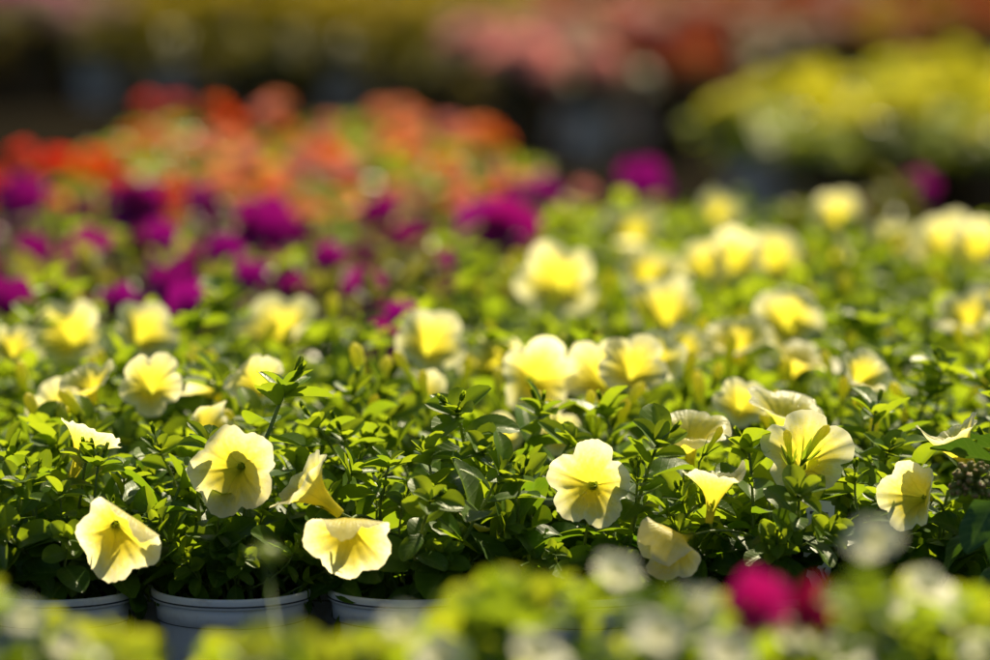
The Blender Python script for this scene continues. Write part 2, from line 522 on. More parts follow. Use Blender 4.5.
def corolla(seed, R=0.0285, ruffle=0.0022, cone=1.0, flat=1.0, folds=(), nr=20, lobe=12, notch=0.10, dew=0, deep=0.034, big_drops=False):
    """funnel-shaped five-lobed flower, opening along +Z, rim at z = 0, tube base at z = -deep"""
    rs = np.random.default_rng(seed)
    nt = lobe * 5
    s = np.linspace(0, 1, nr)
    pr = np.interp(s, [0, .18, .34, .48, .62, .78, .9, 1], np.array([.075, .095, .17, .30, .48, .70, .87, 1]) ** (1 / cone)) * R
    pz = np.interp(s, [0, .18, .34, .48, .62, .78, .9, 1], [-1, -.74, -.50, -.335, -.20, -.085, -.03, 0]) * deep
    pz = pz * (1 - flat * 0.0)
    th = np.arange(nt) / nt * 2 * PI
    ph = (th * 5 / (2 * PI)) % 1.0                     # 0..1 across a lobe, centre 0.5
    dn = np.minimum(ph, 1 - ph)                        # distance to the notch between lobes
    dm = np.abs(ph - 0.5)
    edge = 1 + 0.035 * noise1(rs, nt, 44) + 0.055 * np.cos((ph - 0.5) * 2 * PI) - notch * np.exp(-(dn / 0.085) ** 2) + 0.012 * noise1(rs, nt, 14) + 0.02 * noise1(rs, nt, 26) * 0.6
    lobes = 1 + np.repeat(rs.uniform(-0.07, 0.07, 5), lobe)
    lobes = (lobes + np.roll(lobes, 2) + np.roll(lobes, -2) + np.roll(lobes, 1) + np.roll(lobes, -1)) / 5
    low = noise1(rs, nt, 4)
    mid = noise1(rs, nt, 9)
    hi = noise1(rs, nt, 22)
    V, C = [], []
    for i in range(nr):
        w = np.clip((s[i] - 0.35) / 0.65, 0, 1)
        w = w * w * (3 - 2 * w)
        r = pr[i] * (1 + (edge * lobes - 1) * w)
        z = pz[i] + ruffle * w * (0.9 * low + 0.6 * mid * w + 0.7 * hi * w ** 3)
        z = z - 0.0014 * np.exp(-(dm / 0.07) ** 2) * np.clip(s[i] / 0.4, 0, 1) * (1 - 0.5 * w) + 0.0012 * w * np.exp(-(dn / 0.12) ** 2)
        z = z - 0.0035 * w ** 3 * (dm * 2) ** 2 * flat    # lobes roll back at their sides
        V.append(np.stack([r * np.cos(th), r * np.sin(th), z], 1))
        rad = np.full(nt, pr[i] / R)
        C.append(np.stack([rad, dm * 2, np.full(nt, rs.uniform())], 1))
    V = np.concatenate(V)
    C = np.concatenate(C)
    for (a, u0, amount) in folds:                       # bend one side about a hinge line
        a = math.radians(a)
        d = np.array((math.cos(a), math.sin(a), 0))
        u = V @ d
        k = np.clip((u - u0 * R) / (0.45 * R), 0, None)
        ang = np.minimum(k, 1.6) * math.radians(amount)
        du = np.maximum(u - u0 * R, 0)
        nu_ = u0 * R + du * np.cos(ang)
        V = V + np.where(u[:, None] > u0 * R, (nu_ - u)[:, None] * d, 0)
        V[:, 2] += np.where(u > u0 * R, du * np.sin(ang), 0)
    mb = MB()
    mb.add(V, grid_faces(nr, nt, True), C, 0)
    if dew:
        G = V.reshape(nr, nt, 3)
        for _ in range(dew):
            i = int(nr * (1 - 0.55 * rs.random() ** (1.8 if big_drops else 1.1))) - 1
            i = min(max(i, 3), nr - 2)
            j = rs.integers(nt)
            f, g = rs.random(), rs.random()
            p = G[i, j] * (1 - f) * (1 - g) + G[i + 1, j] * f * (1 - g) + G[i, (j + 1) % nt] * (1 - f) * g + G[i + 1, (j + 1) % nt] * f * g
            n = np.cross(G[i + 1, j] - G[i, j], G[i, (j + 1) % nt] - G[i, j])
            n /= np.linalg.norm(n) + 1e-12
            drop(mb, p, n, float(rs.choice((0.00035, 0.0005, 0.0006, 0.0008) if not big_drops else (0.0005, 0.0007, 0.0009, 0.0012))), 1)
    return mb


def calyx_mb(seed, z0, length=0.015):
    random.seed(seed)
    mb = MB()
    tube(mb, [(0, 0, z0 - 0.003), (0, 0, z0), (0, 0, z0 + 0.003)], 0.0012, 0.0030, 8, (0.4, 0.7, 0.6))
    for q in range(5):
        m = Matrix.Rotation(q * 2 * PI / 5 + random.uniform(-0.2, 0.2), 4, 'Z') @ Matrix.Translation((0.0022, 0, z0)) @ Matrix.Rotation(-random.uniform(0.85, 1.3), 4, 'Y')
        leaf(mb, m, length * random.uniform(0.85, 1.15), 0.0032, random.uniform(-0.5, 0.2), 0.35, random.uniform(0.4, 0.9), 7, 3, obov=0.9)
    return mb


def stamens_mb(seed, z0):
    random.seed(seed)
    mb = MB()
    for q in range(5):
        a = q * 2 * PI / 5 + random.random()
        tip_ = Vector((0.0016 * math.cos(a), 0.0016 * math.sin(a), z0 + random.uniform(0.009, 0.012)))
        tube(mb, [(0, 0, z0 + 0.002), tip_ * 0.9, tip_], 0.0003, 0.0003, 5, (0.45, 0.8, 0.5))
        drop(mb, tip_, (0, 0, 1), 0.0009, 0)
    return mb


def furled_bud(seed, L=0.038, r=0.0036):
    rs = np.random.default_rng(seed)
    mb = MB()
    n, m = 16, 20
    V, C = [], []
    t = np.linspace(0, 1, n)
    prof = np.interp(t, [0, .12, .45, .75, .9, .97, 1], [.45, .5, .62, 1, .95, .6, .02])
    bx, by = rs.uniform(-.004, .004, 2)
    for i in range(n):
        a = np.arange(m) / m * 2 * PI
        rr = r * prof[i] * (1 + 0.22 * np.cos(5 * (a + 2.2 * t[i])) * min(1, 2 * t[i]))
        V.append(np.stack([rr * np.cos(a) + bx * t[i] ** 2, rr * np.sin(a) + by * t[i] ** 2, np.full(m, L * t[i])], 1))
        C.append(np.stack([np.full(m, t[i]), np.abs(((a * 5 / (2 * PI) + 1.3 * t[i]) % 1) - .5) * 2, np.full(m, .5)], 1))
    mb.add(np.concatenate(V), grid_faces(n, m, True), np.concatenate(C), 0)
    return mb


def flower_head(seed, R=0.03, n=16, petal=0.011, dome=0.6):
    """a rounded head of many small five-lobed florets"""
    random.seed(seed)
    mb = MB()
    fl = corolla(seed, R=petal, ruffle=0.0008, nr=6, lobe=4, deep=petal * 0.8, notch=0.18)
    for k in range(n):
        q = math.sqrt((k + 0.5) / n)
        a = k * 2.39996
        el = (1 - q) * PI / 2 + 0.1
        d = Vector((math.cos(a) * math.cos(el), math.sin(a) * math.cos(el), math.sin(el)))
        p = Vector((d.x * R, d.y * R, d.z * R * dome))
        mb.merge(fl, mat4(frame(d, random.random() * 6), p, random.uniform(0.85, 1.15)))
    tube(mb, [(0, 0, -R * 2.6), (0.001, 0, -R), (0, 0, 0)], 0.0018, 0.0014, 6, (0.5, 0.5, 0.5), 1)
    return mb


# ------------------------------------------------------------------ pots
def lathe(mb, prof, n=64, col=(0.5, 0.5, 0.5), mat=0, cap=False):
    V = []
    for r, z in prof:
        for k in range(n):
            a = 2 * PI * k / n
            V.append((r * math.cos(a), r * math.sin(a), z))
    f = grid_faces(len(prof), n, True)
    if cap:
        f.append(tuple(range(n - 1, -1, -1)))
    mb.add(V, f, col, mat)


def pot_meshes(R, H, mat, n=64):
    b, r, s = MB(), MB(), MB()
    lathe(b, [(R * 0.70, 0.001), (R * 0.72, 0.0), (R * 0.735, 0.002), (R * 0.90, H * 0.80), (R * 0.905, H * 0.803), (R * 0.93, H * 0.806), (R * 0.95, H * 0.94),
              (R * 0.93, H * 0.94), (R * 0.72, 0.006)], n, cap=True)
    lathe(b, [(R * 0.932, H * 0.802), (R * 0.934, H * 0.808)], n, mat=1)
    lathe(r, [(R * 0.951, H * 0.925), (R * 0.985, H * 0.927), (R * 0.998, H * 0.94), (R, H * 0.985), (R * 0.99, H), (R * 0.965, H), (R * 0.95, H * 0.985), (R * 0.935, H * 0.90)], n)
    lathe(r, [(R * 0.9985, H * 0.9445), (R * 1.0008, H * 0.956)], n, mat=1)
    # soil: a lumpy disc a little under the rim
    rs = np.random.default_rng(3)
    V, F_ = [], []
    rings, m = 9, 40
    for i in range(rings):
        for k in range(m):
            a = 2 * PI * k / m
            rr = R * 0.928 * (i / (rings - 1)) ** 0.8
            V.append((rr * math.cos(a), rr * math.sin(a), H * 0.89 + (rs.uniform(-.003, .003) if i < rings - 1 else 0)))
    s.add(V, grid_faces(rings, m, True), (0.5, 0.5, 0.5))
    return b.mesh('pot', [mat, 'pot_line']), r.mesh('rim', [mat, 'pot_line']), s.mesh('soil', ['soil'])


# ------------------------------------------------------------------ linking
def link(name, data, parent=None, mtx=None):
    o = bpy.data.objects.new(name, data)
    COL.objects.link(o)
    if parent is not None:
        o.parent = parent
    if mtx is not None:
        o.matrix_basis = mtx
    return o


def thing(name, loc, label, cat, group=None, rotz=0.0, scale=1.0):
    e = link(name, None)
    e.empty_display_size = 0.05
    e.location = loc
    e.rotation_euler = (0, 0, rotz)
    e.scale = (scale,) * 3
    e['label'] = label
    e['category'] = cat
    if group:
        e['group'] = group
    return e


def add_pot(root, set_, with_rim=True):
    p = link('pot', set_[0], root)
    link('rim', set_[1], p)
    link('soil', set_[2], root)


POT = pot_meshes(0.060, 0.114, 'pot')
FAR_POT = pot_meshes(0.062, 0.105, 'far_pot', 32)
M['black_pot'] = plain_material('brown_plastic', (0.10, 0.065, 0.03), 0.6, 0.2, 0.2, 30)
DARK_POT = pot_meshes(0.062, 0.105, 'black_pot', 32)

# ------------------------------------------------------------------ setting
g = MB()
xs = np.linspace(-30, 30, 41)
ys = np.linspace(-5, 70, 51)
V = [(x, y, 0.0) for x in xs for y in ys]
g.add(V, grid_faces(41, 51), (0.5, 0.5, 0.5))
go = link('ground', g.mesh('ground', ['ground']))
go['kind'] = 'structure'
go['label'] = 'dark ground cloth under the flower pots'

# ------------------------------------------------------------------ shared pieces
SHOOT_MB = [shoot(100 + k, H=0.115 + 0.006 * (k % 3), nleaf=9 + k % 3, Lmax=0.052 + 0.006 * (k % 3), Wr=(0.50, 0.56, 0.64, 0.70)[k % 4]) for k in range(12)]
SHOOT_ME = [(a.mesh('shoot', ['stem', 'hair']), b.mesh('leaves', ['leaf', 'dew'])) for a, b in SHOOT_MB]
SPRIG_MB = [shoot(150 + k, H=0.118, nleaf=9, Lmax=0.040 + 0.003 * (k % 3), Wr=(0.54, 0.60, 0.68)[k % 3]) for k in range(7)]
SPRIG_ME = [(a.mesh('shoot', ['stem', 'hair']), b.mesh('leaves', ['leaf', 'dew'])) for a, b in SPRIG_MB]
SOFT_MB = [shoot(200 + k, H=0.118, nleaf=9, Lmax=0.048 + 0.006 * (k % 3), Wr=(0.48, 0.58, 0.68)[k % 3], hairy=False, dew=(k % 2 == 0), res=(7, 5)) for k in range(8)]
FOLIAGE = [merged_foliage(300 + k, SOFT_MB, n=18) for k in range(6)]
FOLIAGE_ME = [f.mesh('foliage', ['leaf', 'stem', 'dew']) for f in FOLIAGE]
PLUM_ME = [f.mesh('foliage', ['plum_leaf', 'stem', 'dew']) for f in FOLIAGE[:3]]
COR_ME = [corolla(400 + k, ruffle=0.0026 + 0.0009 * (k % 3), notch=.10 + .03 * (k % 3), cone=(1, 1.15, .9)[k % 3], folds=[(random.uniform(0, 360), 0.45, random.uniform(-45, 45))]).mesh('flower', ['petal', 'dew']) for k in range(8)]
BUD_ME = [furled_bud(500 + k).mesh('bud', ['bud']) for k in range(4)]
CALYX_ME = [calyx_mb(520 + k, -0.034, 0.012).mesh('calyx', ['leaf']) for k in range(4)]
BUD_CALYX_ME = [calyx_mb(530 + k, 0.0, 0.018).mesh('calyx', ['leaf']) for k in range(4)]
STAMEN_ME = stamens_mb(5, -0.034).mesh('stamens', ['bud'])

# ------------------------------------------------------------------ hero list of flowers read off the photograph
# px, py, width px, facing (right, towards camera, up), depth or None (canopy), corolla options, description
HERO = [
    (121, 535, 92, (0.22, 1, -0.12), 3.13, dict(ruffle=.0036, folds=[(55, .25, 58), (200, .6, -35)], dew=90), None),
    (231, 472, 90, (-0.22, 1, 0.0), 3.17, dict(ruffle=.0026, folds=[(135, .5, -30), (290, .55, 25)], dew=100), None),
    (298, 478, 78, (-0.68, 0.05, 0.60), 3.17, dict(ruffle=.003, cone=1.3, deep=.042, dew=25), None),
    (351, 538, 88, (0.02, 1, -0.18), 3.13, dict(ruffle=.0034, folds=[(90, .25, 60), (250, .6, -20)], dew=110), None),
    (589, 485, 84, (-0.14, 1, 0.16), 3.17, dict(ruffle=.0028, folds=[], notch=.13, dew=130), None),
    (668, 545, 74, (-0.62, 0.8, -0.10), 3.14, dict(ruffle=.0034, folds=[(60, .2, 75), (250, .5, 40)], dew=40), None),
    (910, 495, 74, (-0.60, 0.8, 0.22), 3.17, dict(ruffle=.0028, folds=[(0, .4, 35)], dew=50), None),
    (948, 432, 72, (-0.5, 0.0, 0.75), 3.20, dict(ruffle=.003, cone=1.3, deep=.044, dew=40, folds=[(270, .2, 35)]), None),
    (806, 452, 94, (0.02, 0.8, 0.5), 3.22, dict(ruffle=.003, notch=.14, dew=110), None),
    (687, 424, 92, (-0.10, 0.22, 0.96), 3.30, dict(ruffle=.0022, folds=[(270, .5, -45), (20, .5, -25)], dew=80, big_drops=True), None),
    (790, 404, 88, (0.18, 0.22, 0.96), 3.34, dict(ruffle=.0022, folds=[(-60, .45, -50)], dew=90, big_drops=True), None),
    (717, 474, 66, (0.16, -0.12, 0.95), 3.18, dict(ruffle=.005, cone=1.2, deep=.044, folds=[(250, .3, 30)]), None),
    (540, 378, 80, (0.25, 0.95, 0.18), 3.60, dict(ruffle=.002, notch=.15, dew=20), 'the bright star-shaped flower standing above the centre shoots'),
    (496, 364, 72, (-0.1, 0.9, 0.4), 3.78, {}, None),
    (275, 326, 88, (0.05, 0.85, 0.45), None, {}, 'the big round cream flower that tops the middle rows'),
    (214, 422, 62, (0.5, 0.3, 0.75), 3.42, dict(folds=[(90, .2, 60)]), 'the crumpled white petal catching the sun'),
    (62, 412, 72, (-0.1, 0.8, 0.5), 3.55, {}, None),
    (93, 432, 66, (0.4, -0.25, 0.85), 3.27, dict(cone=1.3, deep=.045), 'a yellow trumpet seen from its side'),
    (66, 332, 80, (-0.1, 0.85, 0.5), None, {}, 'a soft yellow flower at the photo\'s left end'),
    (146, 330, 66, (0.3, 0.85, 0.4), None, {}, 'a small pale flower under the purple blooms'),
    (86, 378, 60, (-0.2, 0.6, 0.7), None, {}, None),
    (150, 383, 66, (0.2, 0.8, 0.5), None, {}, None),
    (204, 378, 68, (-0.3, 0.5, 0.8), None, {}, 'a half-turned flower between two lime buds'),
    (256, 380, 62, (0.2, 0.9, 0.3), None, {}, None),
    (432, 340, 74, (0.1, 0.85, 0.4), None, {}, 'the lone pale flower below the last purple ones'),
    (424, 390, 66, (0.3, 0.5, 0.8), 3.62, {}, 'flat white rims among lime buds'),
    (556, 280, 88, (0.1, 0.9, 0.4), None, {}, 'the large blurred cream flower standing highest at centre'),
    (498, 436, 54, (0.1, 0.7, 0.5), 3.52, {}, None),
    (598, 372, 72, (-0.1, 0.9, 0.4), None, {}, None),
    (634, 366, 72, (0.1, 0.8, 0.5), None, {}, 'a trio of touching cream flowers'),
    (658, 354, 66, (0.2, 0.8, 0.5), None, {}, None),
    (736, 332, 74, (-0.1, 0.55, 0.85), None, {}, 'an upturned blurred flower with a deep yellow cup'),
    (786, 318, 76, (0.1, 0.9, 0.4), None, {}, None),
    (664, 306, 74, (-0.1, 0.7, 0.6), None, {}, 'a wide cream flower tipped to the sky'),
    (800, 350, 84, (0.5, 0.4, 0.8), None, {}, 'a broad flower with one white corner raised'),
    (742, 402, 56, (0.1, 0.8, 0.5), 3.5, {}, None),
    (866, 370, 56, (0.1, 0.9, 0.3), None, {}, 'one small flower alone in the greenery at right'),
    (630, 228, 70, (0.1, 0.75, 0.6), None, {}, 'the farthest round cream flower against the purple'),
    (735, 256, 64, (-0.2, 0.8, 0.5), None, {}, None),
    (778, 256, 68, (0.1, 0.9, 0.4), None, {}, 'two merging pale discs far back right of centre'),
    (944, 243, 72, (-0.1, 0.9, 0.4), None, {}, 'the bright cream bloom near the far right corner'),
    (978, 244, 60, (0.1, 0.9, 0.4), None, {}, None),
    (966, 310, 66, (-0.2, 0.8, 0.5), None, {}, 'a lemon flower at the photo\'s right end'),
    (648, 270, 62, (0.1, 0.8, 0.5), None, {}, None),
    (836, 214, 56, (0.1, 0.8, 0.5), None, {}, None),
    (722, 212, 54, (0.1, 0.8, 0.5), None, {}, None),
    (890, 240, 56, (-0.1, 0.8, 0.5), None, {}, None),
    (700, 262, 56, (-0.3, 0.8, 0.5), None, {}, None),
    (992, 296, 60, (-0.1, 0.8, 0.5), None, {}, None),
    (845, 250, 50, (0.3, 0.4, 0.8), None, {}, None),
    (560, 432, 48, (0.0, 0.8, 0.5), 3.5, {}, None),
    (690, 345, 50, (0.2, 0.8, 0.5), None, {}, None),
    (482, 520, 44, (0.3, 0.1, 0.9), 3.22, {}, None),
    (12, 345, 50, (0.3, 0.8, 0.5), None, {}, None),
]
# tip px, tip py, depth, size px
SPRIGS = [(288, 372, 3.24), (455, 398, 3.26), (432, 492, 3.14), (518, 466, 3.18), (662, 430, 3.18), (748, 436, 3.24), (800, 486, 3.15), (388, 452, 3.22),
          (100, 452, 3.22), (205, 430, 3.20), (32, 468, 3.22), (892, 440, 3.28), (640, 470, 3.19), (480, 440, 3.26), (160, 440, 3.28), (345, 425, 3.30),
          (850, 470, 3.22), (575, 430, 3.30), (60, 500, 3.20)]
# furled buds: tip px, py, lean (right, towards, up), depth, length px
BUDS = [(356, 346, (-.2, .1, 1), 3.5, 62), (30, 396, (-.25, .2, 1), 3.42, 55), (336, 296, (.1, 0, 1), 3.95, 48), (172, 376, (.35, .1, 1), 3.62, 52), (96, 362, (.6, .1, .9), 3.62, 52),
        (508, 262, (-.6, .1, .8), 4.5, 52), (640, 384, (.55, .2, .9), 3.5, 52), (692, 352, (.15, .1, 1), 3.6, 50), (722, 366, (.35, .1, 1), 3.62, 46), (824, 424, (.5, .3, 1), 3.18, 46),
        (788, 430, (-.1, .3, 1), 3.18, 40), (588, 392, (-.05, .1, 1), 3.42, 46), (602, 396, (.12, .1, 1), 3.42, 44), (724, 430, (.6, .3, .8), 3.22, 34), (302, 300, (.2, .1, 1), 4.2, 46),
        (876, 418, (.1, .1, 1), 3.4, 44), (930, 352, (.2, .1, 1), 3.9, 42), (548, 398, (.4, .1, 1), 3.4, 46), (398, 352, (-.5, .1, 1), 3.55, 46), (420, 372, (-.2, .1, 1), 3.5, 42),
        (55, 405, (-.5, .1, 1), 3.4, 54), (215, 352, (.1, .1, 1), 3.75, 44), (850, 330, (.3, .1, 1), 4.0, 40), (905, 410, (.15, .1, 1), 3.5, 40), (785, 360, (-.2, .1, 1), 3.7, 40)]

hero_pts = []
for h in HERO:
    px, py, w, f, d, opt, desc = h
    p = at_depth(px, py, d) if d else at_z(px, py, 0.238 - 0.005 * ((px * 7 + py) % 4))
    hero_pts.append((px, py, project(p)[2], w, p))

# ------------------------------------------------------------------ plant layout: staggered rows of pots
PX = 178.0 * 3.2 / F
ROW0 = 3.2
X0 = (232 - 495) / F * 3.235


def boundary(x):
    return np.interp(x, [-300, 0, 250, 380, 430, 500, 580, 1300], [296, 308, 318, 326, 296, 236, 196, 186])


plants = []                     # (x, y, row, kind)
row = 0
y = ROW0
while True:
    d = y * cp
    stag = 0.5 * (row % 2)
    for k in range(-14, 18):
        x = X0 + (k + stag) * PX
        jx, jy = (0, 0) if row == 0 else (random.uniform(-.006, .006), random.uniform(-.005, .005))
        px_, py_, _ = project((x + jx, y + jy, 0.22))
        lim = 20 if row == 0 else 55
        if px_ < -lim or px_ > 990 + lim:
            continue
        if row == 0 and px_ > 985:
            continue
        kind = 'yellow' if py_ > boundary(px_) else 'purple'
        if py_ < 176 and px_ > 560:
            continue
        plants.append([x + jx, y + jy, row, kind])
    row += 1
    y += 0.114 if row < 7 else 0.128
    if y > 5.45:
        break

roots = []
GROUP_Y = 'yellow petunias in rows'
GROUP_P = 'purple petunias in the bed behind'
for x, y, r, kind in plants:
    px_, py_, _ = project((x, y, 0.22))
    if kind == 'yellow':
        third = 'left' if px_ < 330 else ('middle' if px_ < 660 else 'right')
        e = thing('potted_petunia', (x, y, 0), '', 'petunia', GROUP_Y)
    else:
        e = thing('potted_petunia', (x, y, 0), '', 'petunia', GROUP_P)
    add_pot(e, POT if r < 4 else FAR_POT)
    roots.append(dict(e=e, x=x, y=y, row=r, kind=kind, px=px_, py=py_, desc=[]))


def owner(p, rows=None):
    best, bd = None, 1e9
    for q in roots:
        if q['kind'] != 'yellow' or (rows and q['row'] not in rows):
            continue
        d = math.hypot(q['x'] - p.x, q['y'] - p.y)
        if d < bd:
            best, bd = q, d
    return best


def stalk_mesh(base, dirv, q, inv, z0=0.115):
    a = Vector((q['x'], q['y'], z0)) + Vector((random.uniform(-.015, .015), random.uniform(-.015, .015), 0))
    L = (base - a).length
    pts = bez(a, a + Vector((0, 0, L * 0.45)), base - dirv * min(0.03, L * 0.5), base, 12)
    mb = MB()
    tube(mb, [inv @ p for p in pts], 0.0011, 0.0010, 7, (0.5, 0.7, 0.7))
    return mb.mesh('stalk', ['stem'])


def local(root, m):
    return Matrix.Translation(-Vector(root.location)) @ m


for i, (px, py, w, f, d, opt, desc) in enumerate(HERO):
    p = at_depth(px, py, d) if d else at_z(px, py, 0.238 - 0.005 * ((px * 7 + py) % 4))
    dep = project(p)[2]
    if not d:
        f = (f[0] + random.uniform(-.35, .35), f[1] + random.uniform(-.4, .05), f[2] + random.uniform(-.15, .35))
    dirv = Vector((f[0], -f[1], f[2])).normalized()
    s = (w * dep / F) / 0.058
    s = min(max(s * (1.0 if d else 1.0), 0.6), 1.4)
    roll = random.uniform(0, 2 * PI) if not opt.get('folds') else PI / 2 * 0
    m = mat4(frame(dirv, roll), p, s)
    q = owner(p - dirv * 0.03)
    if desc:
        q['desc'].append(desc)
    sharp = d is not None and d < 3.6
    if sharp:
        me = corolla(700 + i, **{**dict(nr=26, lobe=18), **opt}).mesh('flower', ['petal', 'dew'])
    else:
        me = COR_ME[i % len(COR_ME)]
    fo = link('flower', me, q['e'], local(q['e'], m))
    link('stalk', stalk_mesh(m @ Vector((0, 0, -0.034)), dirv, q, m.inverted()), fo)
    link('calyx', CALYX_ME[i % 4], fo)
    if sharp:
        link('stamens', STAMEN_ME, fo)

for i, (px, py, f, d, L) in enumerate(BUDS):
    tipp = at_depth(px, py, d)
    dirv = Vector((f[0], -f[1], f[2])).normalized()
    s = (L * d / F) / 0.036
    base = tipp - dirv * 0.036 * s
    m = mat4(frame(dirv, random.random() * 6), base, s)
    q = owner(base)
    bo = link('bud', BUD_ME[i % 4], q['e'], local(q['e'], m))
    link('stalk', stalk_mesh(base, dirv, q, m.inverted()), bo)
    link('calyx', BUD_CALYX_ME[i % 4], bo)


for q in roots:
    if q['kind'] == 'yellow' and 2 <= q['row'] <= 11:
        for k in range(random.choice((1, 1, 2, 2))):
            a, r = random.random() * 6.28, 0.05 * math.sqrt(random.random())
            dv = Vector((random.uniform(-.9, .9), random.uniform(-.4, .4), 1)).normalized()
            m = mat4(frame(dv, random.random() * 6), (r * math.cos(a), r * math.sin(a), random.uniform(.18, .205)), random.uniform(.85, 1.3))
            bo = link('bud', random.choice(BUD_ME), q['e'], m)
            link('calyx', random.choice(BUD_CALYX_ME), bo)


def covers_flower(m, H=0.115):
    for t in (0.35, 0.5, 0.65, 0.8, 0.95, 1.08):
        wp = m @ Vector((0, 0, H * t))
        a, b, c = project(wp)
        for hx, hy, hd, hw, hp in hero_pts[:12]:
            k = (wp - hp).dot(sd)
            if 0 < k < 0.2 and (wp - hp - sd * k).length < 0.034 and t > 0.5:
                return True
            if c < hd + 0.02 and abs(a - hx) < hw * 0.5 + 26 and abs(b - hy) < hw * 0.5 + 24:
                return True
    return False


def hides_any(m, H=0.115):
    """whether a shoot would stand in front of one of the blooms further back"""
    for t in (0.5, 0.7, 0.9, 1.1):
        a, b, c = project(m @ Vector((0, 0, H * t)))
        for hx, hy, hd, hw, hp in hero_pts:
            if c < hd and abs(a - hx) < hw * 0.5 + 12 and abs(b - hy) < hw * 0.45 + 10:
                return True
    return False


def add_shoot(q, m, pool=None):
    a, b = random.choice(pool or SHOOT_ME)
    so = link('shoot', a, q['e'], local(q['e'], m))
    link('leaves', b, so)


for px, py, d in SPRIGS:
    tipp = at_depth(px, py, d)
    q = owner(tipp + Vector((0, 0.03, 0)), (0, 1))
    base = Vector((q['x'], q['y'] - 0.01, 0.105)).lerp(Vector((tipp.x, q['y'], 0.105)), 0.35)
    v = tipp - base
    add_shoot(q, mat4(frame(v, random.random() * 6), base, max(0.75, v.length / 0.128)), SPRIG_ME)

NEAR = 2
for q in roots:
    if q['kind'] == 'yellow' and q['row'] < NEAR:
        n = 20
        for k in range(n):
            for attempt in range(9):
                u = (k + random.random()) / n
                az = k * 2.39996 + random.uniform(-0.6, 0.6)
                tilt = 1.45 * u ** 0.6 + random.uniform(-0.1, 0.1)
                if math.sin(az) < -0.5 and q['row'] == 0:
                    tilt = min(tilt, 1.0)
                dv = Vector((math.sin(tilt) * math.cos(az), math.sin(tilt) * math.sin(az), math.cos(tilt) + 0.1))
                s = random.uniform(0.62, 1.1) * (1 if tilt < 0.9 else 0.72)
                m = mat4(frame(dv, random.random() * 6), (q['x'] + 0.014 * math.cos(az), q['y'] + 0.014 * math.sin(az), 0.097 if math.sin(az) > -0.4 or q['row'] else 0.112), s)
                if not covers_flower(m):
                    add_shoot(q, m)
                    break
        # broad old leaves hanging over the rim
        mb = MB()
        for k in range(26):
            a = random.random() * 2 * PI
            rr = random.uniform(0.02, 0.05)
            if math.sin(a) < -0.4 and q['row'] == 0:
                rr = random.uniform(0.015, 0.03)
            leaf(mb, leaf_dir(a, random.uniform(-0.6, 0.35) if math.sin(a) > -0.4 or q['row'] else random.uniform(0.15, 0.6), (rr * math.cos(a), rr * math.sin(a), (0.10 if math.sin(a) > -0.4 or q['row'] else 0.118) + random.uniform(0.01, 0.035)), random.uniform(-0.5, 0.5)),
                 random.uniform(0.03, 0.043), random.uniform(0.017, 0.025), random.uniform(0.4, 1.2), 0.28, random.uniform(0, 0.35), 10, 7, obov=random.uniform(1.0, 1.3), wave=.08)
        link('foliage', mb.mesh('foliage', ['leaf']), q['e'])
    else:
        s = random.uniform(0.92, 1.06)
        fo = link('foliage', random.choice(FOLIAGE_ME if q['kind'] == 'yellow' or random.random() < .25 else PLUM_ME), q['e'],
                  Matrix.Rotation(random.random() * 6.28, 4, 'Z') @ Matrix.Diagonal((s, s, s * random.uniform(.76, 1.02), 1)))

# leafy shoots that stand out above the rows behind the sharp ones
for q in roots:
    if q['kind'] == 'yellow' and 1 <= q['row'] <= 7:
        for k in range(4 if q['row'] < 5 else 2):
            a, r = random.random() * 6.28, random.uniform(0.01, 0.05)
            dv = (random.uniform(-.35, .35), random.uniform(-.25, .25), 1)
            m = mat4(frame(dv, random.random() * 6), (q['x'] + r * math.cos(a), q['y'] + r * math.sin(a), 0.112), random.uniform(.95, 1.15))
            if not covers_flower(m) and not hides_any(m):
                add_shoot(q, m, SPRIG_ME)

# purple flowers
PURP = [corolla(600 + k, nr=12, lobe=8, R=0.030, ruffle=.003).mesh('flower', ['purple']) for k in range(4)]
PURP_HERO = [(137, 208, 66), (266, 226, 62), (88, 256, 62), (486, 228, 66), (176, 286, 56), (20, 196, 50), (365, 290, 44), (10, 300, 56), (295, 290, 40), (328, 258, 40), (380, 340, 46),
             (642, 184, 56), (920, 186, 40), (400, 318, 36), (190, 304, 50), (540, 196, 50), (380, 210, 40), (225, 250, 36), (160, 240, 40), (60, 300, 40), (440, 265, 36),
             (30, 250, 36), (250, 276, 36), (120, 300, 36)]
pr = [q for q in roots if q['kind'] == 'purple']
for i, (px, py, w) in enumerate(PURP_HERO):
    p = at_z(px, py, 0.222)
    q = min(pr, key=lambda k: math.hypot(k['x'] - p.x, k['y'] - p.y))
    dirv = Vector((random.uniform(-.3, .3), -0.8, random.uniform(.2, .6))).normalized()
    s = min(1.3, max(0.6, 1.05 * w * project(p)[2] / F / 0.058))
    for j in range(2 if w > 62 else 1):
        off = Vector((random.uniform(-.03, .03), random.uniform(-.03, .03), random.uniform(-.012, .004))) if j else Vector()
        link('flower', PURP[(i + j) % 4], q['e'], local(q['e'], mat4(frame(dirv, random.random() * 6), p + off, s * random.uniform(.85, 1))))

